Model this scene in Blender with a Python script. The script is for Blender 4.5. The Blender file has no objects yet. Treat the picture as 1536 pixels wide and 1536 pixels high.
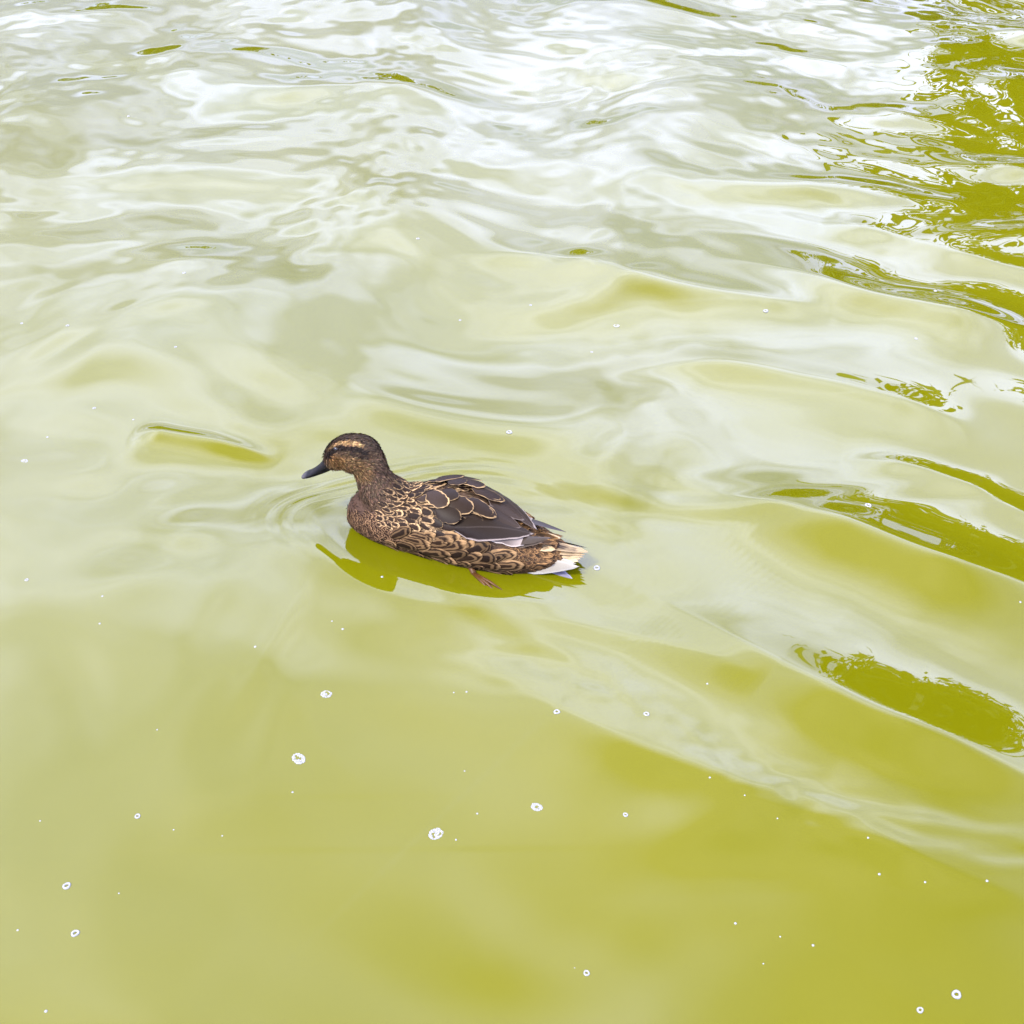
import bpy, bmesh, math, random
import numpy as np
from mathutils import Vector, Matrix
from mathutils.bvhtree import BVHTree

random.seed(7)
rng = np.random.default_rng(11)
scene = bpy.context.scene
C = scene.collection
R = math.radians

# ------------------------------------------------------------------ camera
CAM_H, CAM_PITCH, FOV = 1.379, 38.0, 40.0
cam_d = bpy.data.cameras.new('camera')
cam = bpy.data.objects.new('camera', cam_d)
C.objects.link(cam)
cam.location = (0, 0, CAM_H)
cam.rotation_euler = (R(90 - CAM_PITCH), 0, 0)
cam_d.angle = R(FOV)
cam_d.clip_start, cam_d.clip_end = 0.05, 2000
scene.camera = cam

# ------------------------------------------------------------------ world, sun, exposure
SUN_EL, SUN_AZ = 52.0, 235.0          # azimuth clockwise from +Y (the viewing direction)
w = bpy.data.worlds.new('World')
scene.world = w
w.use_nodes = True
nt = w.node_tree
nt.nodes.clear()
N = nt.nodes.new
L = nt.links.new
out = N('ShaderNodeOutputWorld')
bg = N('ShaderNodeBackground')
bg.inputs['Strength'].default_value = 0.10
sky = N('ShaderNodeTexSky')
sky.sky_type = 'NISHITA'
sky.sun_disc = False
sky.sun_elevation = R(SUN_EL)
sky.sun_rotation = R(SUN_AZ)
sky.air_density = 1.0
sky.dust_density = 2.0
tc = N('ShaderNodeTexCoord')
sep = N('ShaderNodeSeparateXYZ')
L(tc.outputs['Generated'], sep.inputs[0])


def wmath(op, a, b=None, clamp=False):
    n = N('ShaderNodeMath')
    n.operation = op
    n.use_clamp = clamp
    for i, x in enumerate((a, b)):
        if x is None:
            continue
        if isinstance(x, (int, float)):
            n.inputs[i].default_value = x
        else:
            L(x, n.inputs[i])
    return n.outputs[0]


zden = wmath('ADD', wmath('MAXIMUM', sep.outputs[2], 0.0), 0.30)
cx = wmath('ADD', wmath('DIVIDE', sep.outputs[0], zden), 4.3)
cy = wmath('DIVIDE', sep.outputs[1], zden)
cmb = N('ShaderNodeCombineXYZ')
L(cx, cmb.inputs[0])
L(cy, cmb.inputs[1])
no = N('ShaderNodeTexNoise')
no.inputs['Scale'].default_value = 1.7
no.inputs['Detail'].default_value = 7
no.inputs['Roughness'].default_value = 0.52
no.inputs['Distortion'].default_value = 0.35
L(cmb.outputs[0], no.inputs['Vector'])
cov = N('ShaderNodeValToRGB')                     # cloud cover: a bright broken overcast
cov.color_ramp.elements[0].position = 0.30
cov.color_ramp.elements[0].color = (0.6, 0.6, 0.6, 1)
cov.color_ramp.elements[1].position = 0.52
cov.color_ramp.elements[1].color = (1, 1, 1, 1)
L(no.outputs['Fac'], cov.inputs[0])
no2 = N('ShaderNodeTexNoise')
no2.inputs['Scale'].default_value = 3.3
no2.inputs['Detail'].default_value = 3
no2.inputs['Roughness'].default_value = 0.42
L(cmb.outputs[0], no2.inputs['Vector'])
shade = N('ShaderNodeValToRGB')                   # grey bellies to white tops
shade.color_ramp.elements[0].position = 0.36
shade.color_ramp.elements[0].color = (10.0, 10.0, 10.4, 1)
shade.color_ramp.elements[1].position = 0.64
shade.color_ramp.elements[1].color = (22.0, 21.8, 22.2, 1)
L(no2.outputs['Fac'], shade.inputs[0])
grad = N('ShaderNodeValToRGB')                    # dim blue low, bright mid band, dimmer warm overhead, shaped for water reflections
er = grad.color_ramp.elements
er[0].position, er[0].color = 0.0, (0.26, 0.29, 0.50, 1)
er[1].position, er[1].color = 1.0, (0.46, 0.42, 0.35, 1)
for p_, c_ in ((0.33, (0.295, 0.325, 0.53, 1)), (0.53, (1.10, 1.20, 1.85, 1)), (0.71, (1.16, 1.22, 1.58, 1)), (0.86, (0.46, 0.41, 0.32, 1))):
    e_ = er.new(p_)
    e_.color = c_
L(sep.outputs[2], grad.inputs[0])
cl = N('ShaderNodeMix')
cl.data_type = 'RGBA'
cl.blend_type = 'MULTIPLY'
cl.inputs[0].default_value = 1
L(shade.outputs[0], cl.inputs[6])
L(grad.outputs[0], cl.inputs[7])
mx = N('ShaderNodeMix')
mx.data_type = 'RGBA'
L(cov.outputs[0], mx.inputs[0])
L(sky.outputs[0], mx.inputs[6])
L(cl.outputs[2], mx.inputs[7])
L(mx.outputs[2], bg.inputs['Color'])
L(bg.outputs[0], out.inputs[0])

sun_d = bpy.data.lights.new('sun', 'SUN')
sun_d.energy = 2.2
sun_d.angle = R(8)
sun_d.color = (1.0, 0.93, 0.82)
sun = bpy.data.objects.new('sun', sun_d)
C.objects.link(sun)
sv = Vector((math.sin(R(SUN_AZ)) * math.cos(R(SUN_EL)), math.cos(R(SUN_AZ)) * math.cos(R(SUN_EL)), math.sin(R(SUN_EL))))
sun.rotation_euler = sv.to_track_quat('Z', 'Y').to_euler()
sun.location = sv * 30

scene.view_settings.view_transform = 'Standard'
scene.view_settings.look = 'None'
scene.view_settings.gamma = 1
scene.view_settings.exposure = 2.2
scene.cycles.max_bounces = 8
scene.cycles.use_denoising = True

# ------------------------------------------------------------------ helpers
FPX = 768 / math.tan(R(FOV / 2))
SD, CD = math.sin(R(CAM_PITCH)), math.cos(R(CAM_PITCH))


def plan(x, y, z=0.0):
    """photo position -> place on the water plane"""
    r, u = (x - 768) / FPX, -(y - 768) / FPX
    d = (r, CD + u * SD, -SD + u * CD)
    t = (z - CAM_H) / d[2]
    return (d[0] * t, d[1] * t)


def project(p):
    """world points (n,3) -> photo position"""
    p = np.asarray(p, float)
    X, Y, Z = p[..., 0], p[..., 1], p[..., 2] - CAM_H
    fw = Y * CD - Z * SD
    up = Y * SD + Z * CD
    return 768 + FPX * X / fw, 768 - FPX * up / fw


def tag(o, label, cat, group=None):
    o['label'] = label
    o['category'] = cat
    if group:
        o['group'] = group
    return o


def mesh_obj(name, verts, faces, mat, parent=None, smooth=True, uvs=None, rnd=None, col=None):
    me = bpy.data.meshes.new(name)
    me.from_pydata([tuple(v) for v in verts], [], faces)
    if smooth:
        me.polygons.foreach_set('use_smooth', [True] * len(me.polygons))
    if uvs is not None:
        ul = me.uv_layers.new(name='UVMap')
        idx = np.empty(len(me.loops), dtype=np.int32)
        me.loops.foreach_get('vertex_index', idx)
        ul.data.foreach_set('uv', np.asarray(uvs, dtype=np.float32)[idx].ravel())
    if rnd is not None:
        at = me.attributes.new('rnd', 'FLOAT', 'POINT')
        at.data.foreach_set('value', np.asarray(rnd, dtype=np.float32))
    if col is not None:
        at = me.attributes.new('plumage', 'FLOAT_COLOR', 'POINT')
        c4 = np.ones((len(verts), 4), dtype=np.float32)
        c4[:, :3] = col
        at.data.foreach_set('color', c4.ravel())
    me.materials.append(mat)
    me.update()
    o = bpy.data.objects.new(name, me)
    C.objects.link(o)
    if parent:
        o.parent = parent
    return o


class NB:
    """small node builder for object materials"""

    def __init__(s, name):
        s.m = bpy.data.materials.new(name)
        s.m.use_nodes = True
        s.t = s.m.node_tree
        s.b = s.t.nodes['Principled BSDF']

    def n(s, typ, **kw):
        x = s.t.nodes.new(typ)
        for k, v in kw.items():
            setattr(x, k, v)
        return x

    def l(s, a, b):
        s.t.links.new(a, b)

    def put(s, sock, x):
        if isinstance(x, (int, float)):
            sock.default_value = x
        elif isinstance(x, (tuple, list)):
            sock.default_value = tuple(x) if len(x) == 4 or sock.type == 'VECTOR' else (*x, 1)
        else:
            s.l(x, sock)

    def math(s, op, a, b=None, c=None, clamp=False):
        x = s.n('ShaderNodeMath', operation=op, use_clamp=clamp)
        for i, v in enumerate((a, b, c)):
            if v is not None:
                s.put(x.inputs[i], v)
        return x.outputs[0]

    def mix(s, f, a, b, blend='MIX'):
        x = s.n('ShaderNodeMix', data_type='RGBA', blend_type=blend)
        s.put(x.inputs[0], f)
        s.put(x.inputs[6], a)
        s.put(x.inputs[7], b)
        return x.outputs[2]

    def smooth(s, v, lo, hi):
        x = s.n('ShaderNodeMapRange', interpolation_type='SMOOTHSTEP')
        s.put(x.inputs[0], v)
        x.inputs[1].default_value = lo
        x.inputs[2].default_value = hi
        return x.outputs[0]

    def noise(s, vec, scale, detail=3, rough=0.5, dim='3D'):
        x = s.n('ShaderNodeTexNoise', noise_dimensions=dim)
        if vec is not None:
            s.l(vec, x.inputs['Vector'])
        x.inputs['Scale'].default_value = scale
        x.inputs['Detail'].default_value = detail
        x.inputs['Roughness'].default_value = rough
        return x.outputs['Fac']

    def set(s, **kw):
        for k, v in kw.items():
            s.put(s.b.inputs[k.replace('_', ' ')], v)
        return s


def plain(name, col, rough=0.6, spec=0.3, var=0.25, scale=60):
    b = NB(name)
    o = b.n('ShaderNodeTexCoord').outputs['Object']
    f = b.noise(o, scale, 4)
    k = b.math('MULTIPLY_ADD', f, 2 * var, 1 - var)
    m = b.n('ShaderNodeMix', data_type='RGBA', blend_type='MULTIPLY')
    m.inputs[0].default_value = 1
    m.inputs[6].default_value = (*col, 1)
    b.l(k, m.inputs[7])
    b.set(Base_Color=m.outputs[2], Roughness=rough, Specular_IOR_Level=spec)
    return b.m


# ------------------------------------------------------------------ where the duck swims
THETA = 17.0
hd = np.array((-math.cos(R(THETA)), math.sin(R(THETA)), 0.0))      # heading
lf = np.array((-math.sin(R(THETA)), -math.cos(R(THETA)), 0.0))     # its left side
chest = np.array((*plan(534, 788), 0.0))
DO = chest - 0.17 * hd                                             # duck origin on the water


def to_world(p):
    p = np.asarray(p, float)
    return DO + p[..., 0:1] * hd + p[..., 1:2] * lf + p[..., 2:3] * np.array((0, 0, 1.0))


def to_local(p):
    q = np.asarray(p, float) - DO
    return np.stack([q @ hd, q @ lf, q[..., 2]], -1)


# ------------------------------------------------------------------ water
def axis(segments, lo_out, hi_out, growth=1.16):
    """coordinates with given (start, stop, step) pieces, growing steps outside"""
    a = []
    for s, e, st in segments:
        n = int(round((e - s) / st))
        a += list(np.linspace(s, e, n, endpoint=False))
    a.append(segments[-1][1])
    st = segments[0][2]
    x = a[0]
    pre = []
    while x > lo_out:
        st *= growth
        x -= st
        pre.append(x)
    st = segments[-1][2]
    x = a[-1]
    post = []
    while x < hi_out:
        st *= growth
        x += st
        post.append(x)
    return np.array(pre[::-1] + a + post)


xs = axis([(-2.2, -0.62, 0.0075), (-0.62, 0.42, 0.0030), (0.42, 1.1, 0.0048), (1.1, 2.2, 0.0075)], -70, 70)
ys = axis([(0.25, 0.85, 0.010), (0.85, 1.35, 0.0048), (1.35, 2.1, 0.0030), (2.1, 3.0, 0.0055), (3.0, 6.0, 0.0085)], -30, 60)
GX, GY = np.meshgrid(xs, ys)


def smoothstep(a, b, x):
    t = np.clip((x - a) / (b - a), 0, 1)
    return t * t * (3 - 2 * t)


def waves(n, lam0, lam1, slope, dir_deg, spread, rg):
    h = np.zeros_like(GX)
    for i in range(n):
        lam = math.exp(rg.uniform(math.log(lam0), math.log(lam1)))
        a = R(dir_deg + rg.normal(0, spread))
        kx, ky = math.cos(a) * 2 * math.pi / lam, math.sin(a) * 2 * math.pi / lam
        h += slope * lam / (2 * math.pi) / math.sqrt(n) * 1.414 * np.sin(kx * GXW + ky * GYW + rg.uniform(0, 6.283))
    return h


# domain warp so that crests wander
rw = np.random.default_rng(5)
wx = np.zeros_like(GX)
wy = np.zeros_like(GX)
for i in range(8):
    lam = rw.uniform(0.5, 1.3)
    a = rw.uniform(0, 6.28)
    ph = GX * math.cos(a) * 6.283 / lam + GY * math.sin(a) * 6.283 / lam
    wx += 0.018 * np.sin(ph + rw.uniform(0, 6.28))
    wy += 0.018 * np.sin(ph + rw.uniform(0, 6.28))
GXW, GYW = GX + wx, GY + wy

far = smoothstep(1.5, 3.6, GY)                       # livelier water farther out
right = smoothstep(-0.15, 0.75, GX - 0.25 * (GY - 1.7))
calm = 1 - smoothstep(1.55, 1.05, GY + 0.55 * GX)   # the still corner by the bank
fade = smoothstep(9.0, 5.0, GY) * smoothstep(4.0, 2.2, np.abs(GX)) * smoothstep(-1.0, 0.4, GY)

swell = smoothstep(0.10, 0.45, GX - 0.10 * (GY - 1.7)) * smoothstep(3.2, 2.2, GY)
small = 1 - 0.72 * swell
h = waves(26, 0.45, 1.1, 0.060, 55, 45, np.random.default_rng(21)) * (0.35 + 0.65 * calm)
h2 = waves(34, 0.17, 0.45, 0.085, 60, 32, np.random.default_rng(22))
h += (h2 + 70 * h2 * h2) * (0.36 - 0.06 * far + 0.28 * right) * small * (0.32 + 0.68 * calm)
h += waves(34, 0.12, 0.26, 0.042, 75, 55, np.random.default_rng(23)) * (0.62 + 0.05 * far) * small * (0.20 + 0.80 * calm)
h += waves(24, 0.05, 0.10, 0.022, 70, 60, np.random.default_rng(24)) * (0.05 + 0.85 * far + 0.25 * right) * small * (0.05 + 0.95 * calm)


def ridge(pts, A, wf, wb, taper=0.25):
    """a wave crest along a line; wf / wb are widths of its near and far face"""
    P = np.array([plan(*p) for p in pts])
    # resample smoothly
    t = np.linspace(0, len(P) - 1, 110)
    i0 = np.clip(t.astype(int), 0, len(P) - 2)
    fr = t - i0
    g = lambda k: P[np.clip(k, 0, len(P) - 1)]
    p0, p1, p2, p3 = g(i0 - 1), g(i0), g(i0 + 1), g(i0 + 2)
    fr = fr[:, None]
    Q = 0.5 * (2 * p1 + (p2 - p0) * fr + (2 * p0 - 5 * p1 + 4 * p2 - p3) * fr ** 2 + (3 * p1 - p0 - 3 * p2 + p3) * fr ** 3)
    m = 4 * max(wf, wb)
    sel = (GX > Q[:, 0].min() - m) & (GX < Q[:, 0].max() + m) & (GY > Q[:, 1].min() - m) & (GY < Q[:, 1].max() + m)
    X, Y = GX[sel], GY[sel]
    best = np.full(X.shape, 1e9)
    sd = np.zeros_like(X)
    tt = np.zeros_like(X)
    for k in range(len(Q) - 1):
        a, b = Q[k], Q[k + 1]
        d = b - a
        l2 = d @ d
        s = np.clip(((X - a[0]) * d[0] + (Y - a[1]) * d[1]) / l2, 0, 1)
        ex, ey = X - a[0] - s * d[0], Y - a[1] - s * d[1]
        r2 = ex * ex + ey * ey
        up = r2 < best
        best = np.where(up, r2, best)
        side = np.sign(d[0] * ey - d[1] * ex)
        sd = np.where(up, side * np.sqrt(r2), sd)
        tt = np.where(up, (k + s) / (len(Q) - 1), tt)
    wd = np.where(sd > 0, wb, wf)
    prof = A * (0.45 / np.cosh(np.clip(sd / wd, -20, 20)) ** 2 + 0.55 * np.exp(-(np.sqrt(sd * sd + 3e-5) - 0.0055) / (1.1 * wd)))
    prof = prof * smoothstep(0, taper, tt) * smoothstep(0, taper, 1 - tt)
    h[sel] += prof


RIDGES = [
    ([(640, 385), (860, 398), (1000, 432), (1150, 455), (1250, 468)], 0.0100, 0.055, 0.060),
    ([(1050, 380), (1190, 415), (1300, 452), (1420, 480), (1536, 505), (1800, 570)], 0.0380, 0.090, 0.085, 0.4),
    ([(1230, 330), (1330, 350), (1480, 395), (1650, 430)], 0.0070, 0.05, 0.05),
    ([(900, 560), (1060, 543), (1200, 568), (1340, 606), (1480, 660)], 0.0090, 0.050, 0.055),
    ([(1260, 690), (1350, 702), (1450, 735), (1560, 790), (1800, 870)], 0.0075, 0.07, 0.030),
    ([(980, 720), (1110, 752), (1260, 800), (1400, 858), (1560, 905), (1800, 985)], 0.0380, 0.10, 0.086, 0.42),
    ([(880, 860), (1010, 915), (1170, 1015), (1290, 1085), (1440, 1145), (1620, 1215), (1800, 1280)], 0.0470, 0.12, 0.120, 0.45),
    ([(720, 925), (900, 945), (1040, 985), (1150, 1035)], 0.0045, 0.040, 0.050),
    ([(640, 950), (900, 1100), (1100, 1180), (1220, 1230)], 0.0100, 0.050, 0.080, 0.4),
    ([(950, 1110), (1150, 1200), (1300, 1265), (1420, 1315), (1650, 1400)], 0.0115, 0.050, 0.075, 0.4),
    ([(300, 930), (420, 1010), (480, 1110), (600, 1230)], 0.0016, 0.055, 0.060, 0.4),
    ([(200, 640), (260, 650), (330, 664), (420, 688)], 0.0090, 0.026, 0.018),
]
for r_ in RIDGES:
    ridge(*r_)

# soft low swirls on the calm water near the bank
for (px_, py_, sx_, sy_, a_) in ((280, 960, .035, .10, .0011), (455, 1010, .03, .11, .0012), (120, 1100, .10, .05, -.0016), (540, 1180, .04, .10, .0010), (150, 850, .12, .06, -.0018)):
    q0 = plan(px_, py_)
    h += a_ * np.exp(-(((GX - q0[0] + 1.5 * wx) / sx_) ** 2 + ((GY - q0[1] + 1.5 * wy + 0.6 * (GX - q0[0])) / sy_) ** 2))

# fine wind-ruffled texture riding on the long streak behind the duck
q0, q1 = np.array(plan(700, 960)), np.array(plan(1500, 1310))
dq = (q1 - q0) / np.linalg.norm(q1 - q0)
al = (GX - q0[0]) * dq[0] + (GY - q0[1]) * dq[1]
ac = -(GX - q0[0]) * dq[1] + (GY - q0[1]) * dq[0] + 0.8 * wx
band = np.exp(-(ac / 0.045) ** 2) * smoothstep(-0.05, 0.12, al) * smoothstep(1.3, 0.7, al)
h += waves(22, 0.028, 0.09, 0.042, 65, 30, np.random.default_rng(31)) * band

# water pushed about by the swimming duck
lu = (GX - DO[0]) * hd[0] + (GY - DO[1]) * hd[1]
lv = (GX - DO[0]) * lf[0] + (GY - DO[1]) * lf[1]
el = np.sqrt(((lu - 0.0) / 0.172) ** 2 + (lv / 0.062) ** 2)
dist = np.where(el > 1, (el - 1) * np.sqrt(lu ** 2 + lv ** 2) / np.maximum(el, 1e-6), 0)
near = smoothstep(-0.25, 0.02, lv) * 0.7 + 0.3
quiet = np.exp(-(dist / 0.16) ** 2)
h *= 1 - 0.55 * quiet
h += 0.0095 * np.exp(-dist / 0.085) * near * (0.45 + 0.55 * smoothstep(-0.16, 0.06, lu))
bow = smoothstep(-0.15, 0.12, lu)
h += 0.0007 * np.sin(2 * math.pi * (dist + 0.35 * wx) / 0.034 + 0.6) * np.exp(-((dist - 0.125) / 0.03) ** 2) * (0.10 + 0.90 * bow) * smoothstep(0.13, -0.02, lv)
h += 0.00010 * smoothstep(0.13, -0.02, lv) * np.sin(2 * math.pi * (dist + 0.3 * wy) / 0.0125) * np.exp(-((dist - 0.12) / 0.04) ** 2) * (0.2 + 0.8 * bow)
# two arms of the wake
for sg in (-1, 1):
    ax = lv * sg - (0.055 + 0.36 * (0.10 - lu))
    env = smoothstep(0.10, -0.05, lu) * smoothstep(-1.1, -0.25, lu)
    h += (0.0005 if sg > 0 else 0.0009) * np.exp(-(ax / 0.07) ** 2) * np.sin(2 * math.pi * (ax + 0.6 * wx) / 0.085) * env
tr = smoothstep(-0.15, -0.25, lu) * smoothstep(-0.9, -0.3, lu) * np.exp(-(lv / (0.07 - 0.12 * lu)) ** 2)
h += 0.0006 * np.sin(2 * math.pi * (lu + 1.5 * wx) / 0.13 + 14 * (lv + wy)) * tr
ridge([(440, 700), (462, 760), (490, 815), (545, 858), (620, 886), (710, 905), (800, 912), (900, 905)], 0.0080, 0.11, 0.032, 0.3)
ridge([(430, 770), (490, 848), (560, 892), (650, 918), (740, 925)], 0.0055, 0.085, 0.030, 0.3)
h *= fade

ny, nx = GX.shape
co = np.stack([GX, GY, h], -1).reshape(-1, 3).astype(np.float32)
ii = np.arange(ny * nx).reshape(ny, nx)
q = np.stack([ii[:-1, :-1], ii[:-1, 1:], ii[1:, 1:], ii[1:, :-1]], -1).reshape(-1, 4).astype(np.int32)
me = bpy.data.meshes.new('water')
me.vertices.add(len(co))
me.vertices.foreach_set('co', co.ravel())
me.loops.add(q.size)
me.loops.foreach_set('vertex_index', q.ravel())
me.polygons.add(len(q))
me.polygons.foreach_set('loop_start', np.arange(0, q.size, 4, dtype=np.int32))
me.polygons.foreach_set('use_smooth', np.ones(len(q), dtype=bool))
me.update(calc_edges=True)
water = bpy.data.objects.new('water', me)
C.objects.link(water)
water['kind'] = 'structure'

b = NB('algae_water')
oc = b.n('ShaderNodeTexCoord').outputs['Object']
f = b.noise(oc, 1.3, 4, 0.55)
colw = b.mix(b.smooth(f, 0.3, 0.7), (0.0515, 0.0525, 0.0005), (0.0572, 0.0568, 0.0010))
b.set(Base_Color=colw, Roughness=0.015, IOR=1.333)
WATER_MAT = b.m
me.materials.append(b.m)


def water_z(x, y):
    i = np.clip(np.searchsorted(xs, x) - 1, 0, len(xs) - 2)
    j = np.clip(np.searchsorted(ys, y) - 1, 0, len(ys) - 2)
    fx, fy = (x - xs[i]) / (xs[i + 1] - xs[i]), (y - ys[j]) / (ys[j + 1] - ys[j])
    return (h[j, i] * (1 - fx) + h[j, i + 1] * fx) * (1 - fy) + (h[j + 1, i] * (1 - fx) + h[j + 1, i + 1] * fx) * fy


# ------------------------------------------------------------------ the far bank and its trees, seen as reflections
bank_mat = plain('bank_grass', (0.05, 0.075, 0.02), 0.9, 0.1, 0.4, 0.8)
bv, bf = [], []
pts = [(5.5, -30), (4.6, 0), (3.9, 7), (4.6, 12), (9, 22), (6, 33), (-10, 37), (-30, 36), (-75, 34)]
for i, (x, y) in enumerate(pts):
    nxn = Vector((1, 0.0, 0)) if i < 4 else (Vector((0.7, 0.7, 0)) if i < 6 else Vector((0, 1, 0)))
    for k, (o_, z_) in enumerate(((-0.6, -0.25), (0.0, 0.10), (1.2, 0.45), (6, 0.8), (90, 2.0))):
        bv.append((x + nxn.x * o_, y + nxn.y * o_, z_ + 0.08 * math.sin(i * 2.3 + k)))
for i in range(len(pts) - 1):
    for k in range(4):
        a = i * 5 + k
        bf.append((a, a + 5, a + 6, a + 1))
bank = mesh_obj('bank', bv, bf, bank_mat)
bank['kind'] = 'structure'

bark_mat = plain('bark', (0.06, 0.045, 0.03), 0.9, 0.1, 0.4, 12)
leaf_b = NB('leaf')
g = leaf_b.n('ShaderNodeNewGeometry').outputs['Random Per Island']
leaf_b.set(Base_Color=leaf_b.mix(g, (0.025, 0.045, 0.010), (0.06, 0.09, 0.02)), Roughness=0.55, Specular_IOR_Level=0.3)
LEAF = leaf_b.m


def tube(pts, rad, n=8):
    v, f_ = [], []
    for i, (p, r_) in enumerate(zip(pts, rad)):
        p = Vector(p)
        d = (Vector(pts[min(i + 1, len(pts) - 1)]) - Vector(pts[max(i - 1, 0)])).normalized()
        a = d.orthogonal().normalized()
        c_ = d.cross(a)
        for k in range(n):
            t = 2 * math.pi * k / n
            v.append(p + (a * math.cos(t) + c_ * math.sin(t)) * r_)
    for i in range(len(pts) - 1):
        for k in range(n):
            f_.append((i * n + k, i * n + (k + 1) % n, (i + 1) * n + (k + 1) % n, (i + 1) * n + k))
    f_.append(tuple(range(n))[::-1])
    f_.append(tuple((len(pts) - 1) * n + k for k in range(n)))
    return v, f_


def tree(loc, height, rad, base, leaf, count, label, seed, group=None):
    rr = random.Random(seed)
    e = bpy.data.objects.new('tree', None)
    C.objects.link(e)
    e.location = loc
    tag(e, label, 'tree', group)
    tv, tf = tube([(0, 0, -0.3), (0.1, 0.05, height * 0.25), (-0.05, 0.1, height * 0.5), (0.1, 0, height * 0.85)],
                  [height * 0.035, height * 0.026, height * 0.018, 0.03])
    clumps = []
    for i in range(34):
        a = rr.uniform(0, 6.283)
        z = base + (height - base) * rr.random() ** 0.8
        prof = math.sin(math.pi * min(1, max(0.08, (z - base * 0.7) / (height - base * 0.7)) ** 0.8)) ** 0.6
        r_ = rad * prof * rr.uniform(0.35, 1.0)
        c_ = Vector((math.cos(a) * r_, math.sin(a) * r_, z))
        clumps.append((c_, rad * rr.uniform(0.22, 0.42)))
        st = Vector((0.03, 0.04, max(height * 0.2, z - r_ * 0.9)))
        v2, f2 = tube([st, (st + c_) / 2 + Vector((0, 0, 0.15)), c_], [height * 0.011, height * 0.006, 0.01], 5)
        o_ = len(tv)
        tv += v2
        tf += [tuple(x + o_ for x in ff) for ff in f2]
    mesh_obj('trunk', tv, tf, bark_mat, e)
    lv_, lf_ = [], []
    for i in range(count):
        c_, r_ = rr.choice(clumps)
        if i % 5 < 2:
            th, zz = rr.uniform(0, 6.283), rr.random() ** 0.9
            r2 = rad * 0.72 * math.sqrt(rr.random()) * math.sin(math.pi * (0.12 + 0.80 * zz)) ** 0.5
            c_, r_ = Vector((math.cos(th) * r2, math.sin(th) * r2, base + (height - base) * (0.05 + 0.85 * zz))), 0.1
        p = c_ + Vector((rr.gauss(0, 1), rr.gauss(0, 1), rr.gauss(0, 0.7))) * r_ * 0.55
        u_ = Vector((rr.gauss(0, 1), rr.gauss(0, 1), rr.gauss(0, 1))).normalized()
        v_ = u_.orthogonal().normalized()
        s = leaf * rr.uniform(0.6, 1.3)
        o_ = len(lv_)
        lv_ += [p - u_ * s, p + v_ * s * 0.5, p + u_ * s, p - v_ * s * 0.5]
        lf_.append((o_, o_ + 1, o_ + 2, o_ + 3))
    mesh_obj('crown', lv_, lf_, LEAF, e, smooth=False)
    return e


tree((5.6, 9.7, 0.4), 4.6, 2.4, 0.6, 0.22, 15000, 'broad leafy tree on the bank mirrored as jagged dark olive patches', 1)
tree((10.2, 6.6, 0.5), 4.8, 3.2, 1.0, 0.19, 16000, 'tall leafy tree on the bank beside the broad one, mirrored in the ripples', 2)
rt = random.Random(4)
for i in range(13):
    x = -34 + i * 3.9 + rt.uniform(-0.8, 0.8)
    tree((x, 39 + rt.uniform(0, 3), 0.5), rt.uniform(4.2, 6.4), rt.uniform(2.3, 3.1), 0.6, 0.3, 2500,
         'dark tree of the far bank mirrored as thin slivers on wave crests', 10 + i, 'trees along the far bank')

# ------------------------------------------------------------------ duck: body
duck = bpy.data.objects.new('duck', None)
C.objects.link(duck)
duck.location = DO
duck.rotation_euler = (0, 0, R(180 - THETA))
tag(duck, 'brown mottled female duck swimming on green water with her head lowered', 'duck')


def catmull(P, n):
    P = np.asarray(P, float)
    t = np.linspace(0, len(P) - 1, n)
    i0 = np.clip(t.astype(int), 0, len(P) - 2)
    fr = (t - i0)[:, None]
    g_ = lambda k: P[np.clip(k, 0, len(P) - 1)]
    p0, p1, p2, p3 = g_(i0 - 1), g_(i0), g_(i0 + 1), g_(i0 + 2)
    return 0.5 * (2 * p1 + (p2 - p0) * fr + (2 * p0 - 5 * p1 + 4 * p2 - p3) * fr ** 2 + (3 * p1 - p0 - 3 * p2 + p3) * fr ** 3)


def loft(bm, rings):
    vs = [[bm.verts.new(p) for p in r_] for r_ in rings]
    n = len(rings[0])
    for i in range(len(vs) - 1):
        for k in range(n):
            bm.faces.new((vs[i][k], vs[i][(k + 1) % n], vs[i + 1][(k + 1) % n], vs[i + 1][k]))
    bm.faces.new(vs[0][::-1])
    bm.faces.new(vs[-1])


# u, half beam, top, bottom, height of widest point
BODY = [(.179, .008, .040, .024, .031), (.174, .020, .052, .015, .031), (.160, .034, .067, .007, .033), (.138, .045, .074, .001, .035),
        (.110, .055, .078, -.001, .037), (.075, .060, .086, -.004, .039), (.040, .063, .098, -.007, .040), (.005, .065, .103, -.011, .039),
        (-.030, .065, .094, -.016, .036), (-.065, .061, .077, -.018, .033), (-.095, .054, .060, -.017, .029), (-.125, .043, .045, -.011, .025),
        (-.150, .032, .037, -.001, .022), (-.170, .020, .031, .008, .021), (-.182, .010, .026, .014, .021)]
st = catmull(BODY, 70)
bm = bmesh.new()
rings = []
for u_, hb, tp, bt, zc in st:
    ring = []
    for k in range(48):
        a = 2 * math.pi * k / 48
        s_, c_ = math.sin(a), math.cos(a)
        y_ = hb * math.copysign(abs(s_) ** 0.92, s_)
        z_ = zc + (tp - zc if c_ > 0 else zc - bt) * math.copysign(abs(c_) ** 0.95, c_)
        ring.append((u_, y_, z_))
    rings.append(ring)
loft(bm, rings)
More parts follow.
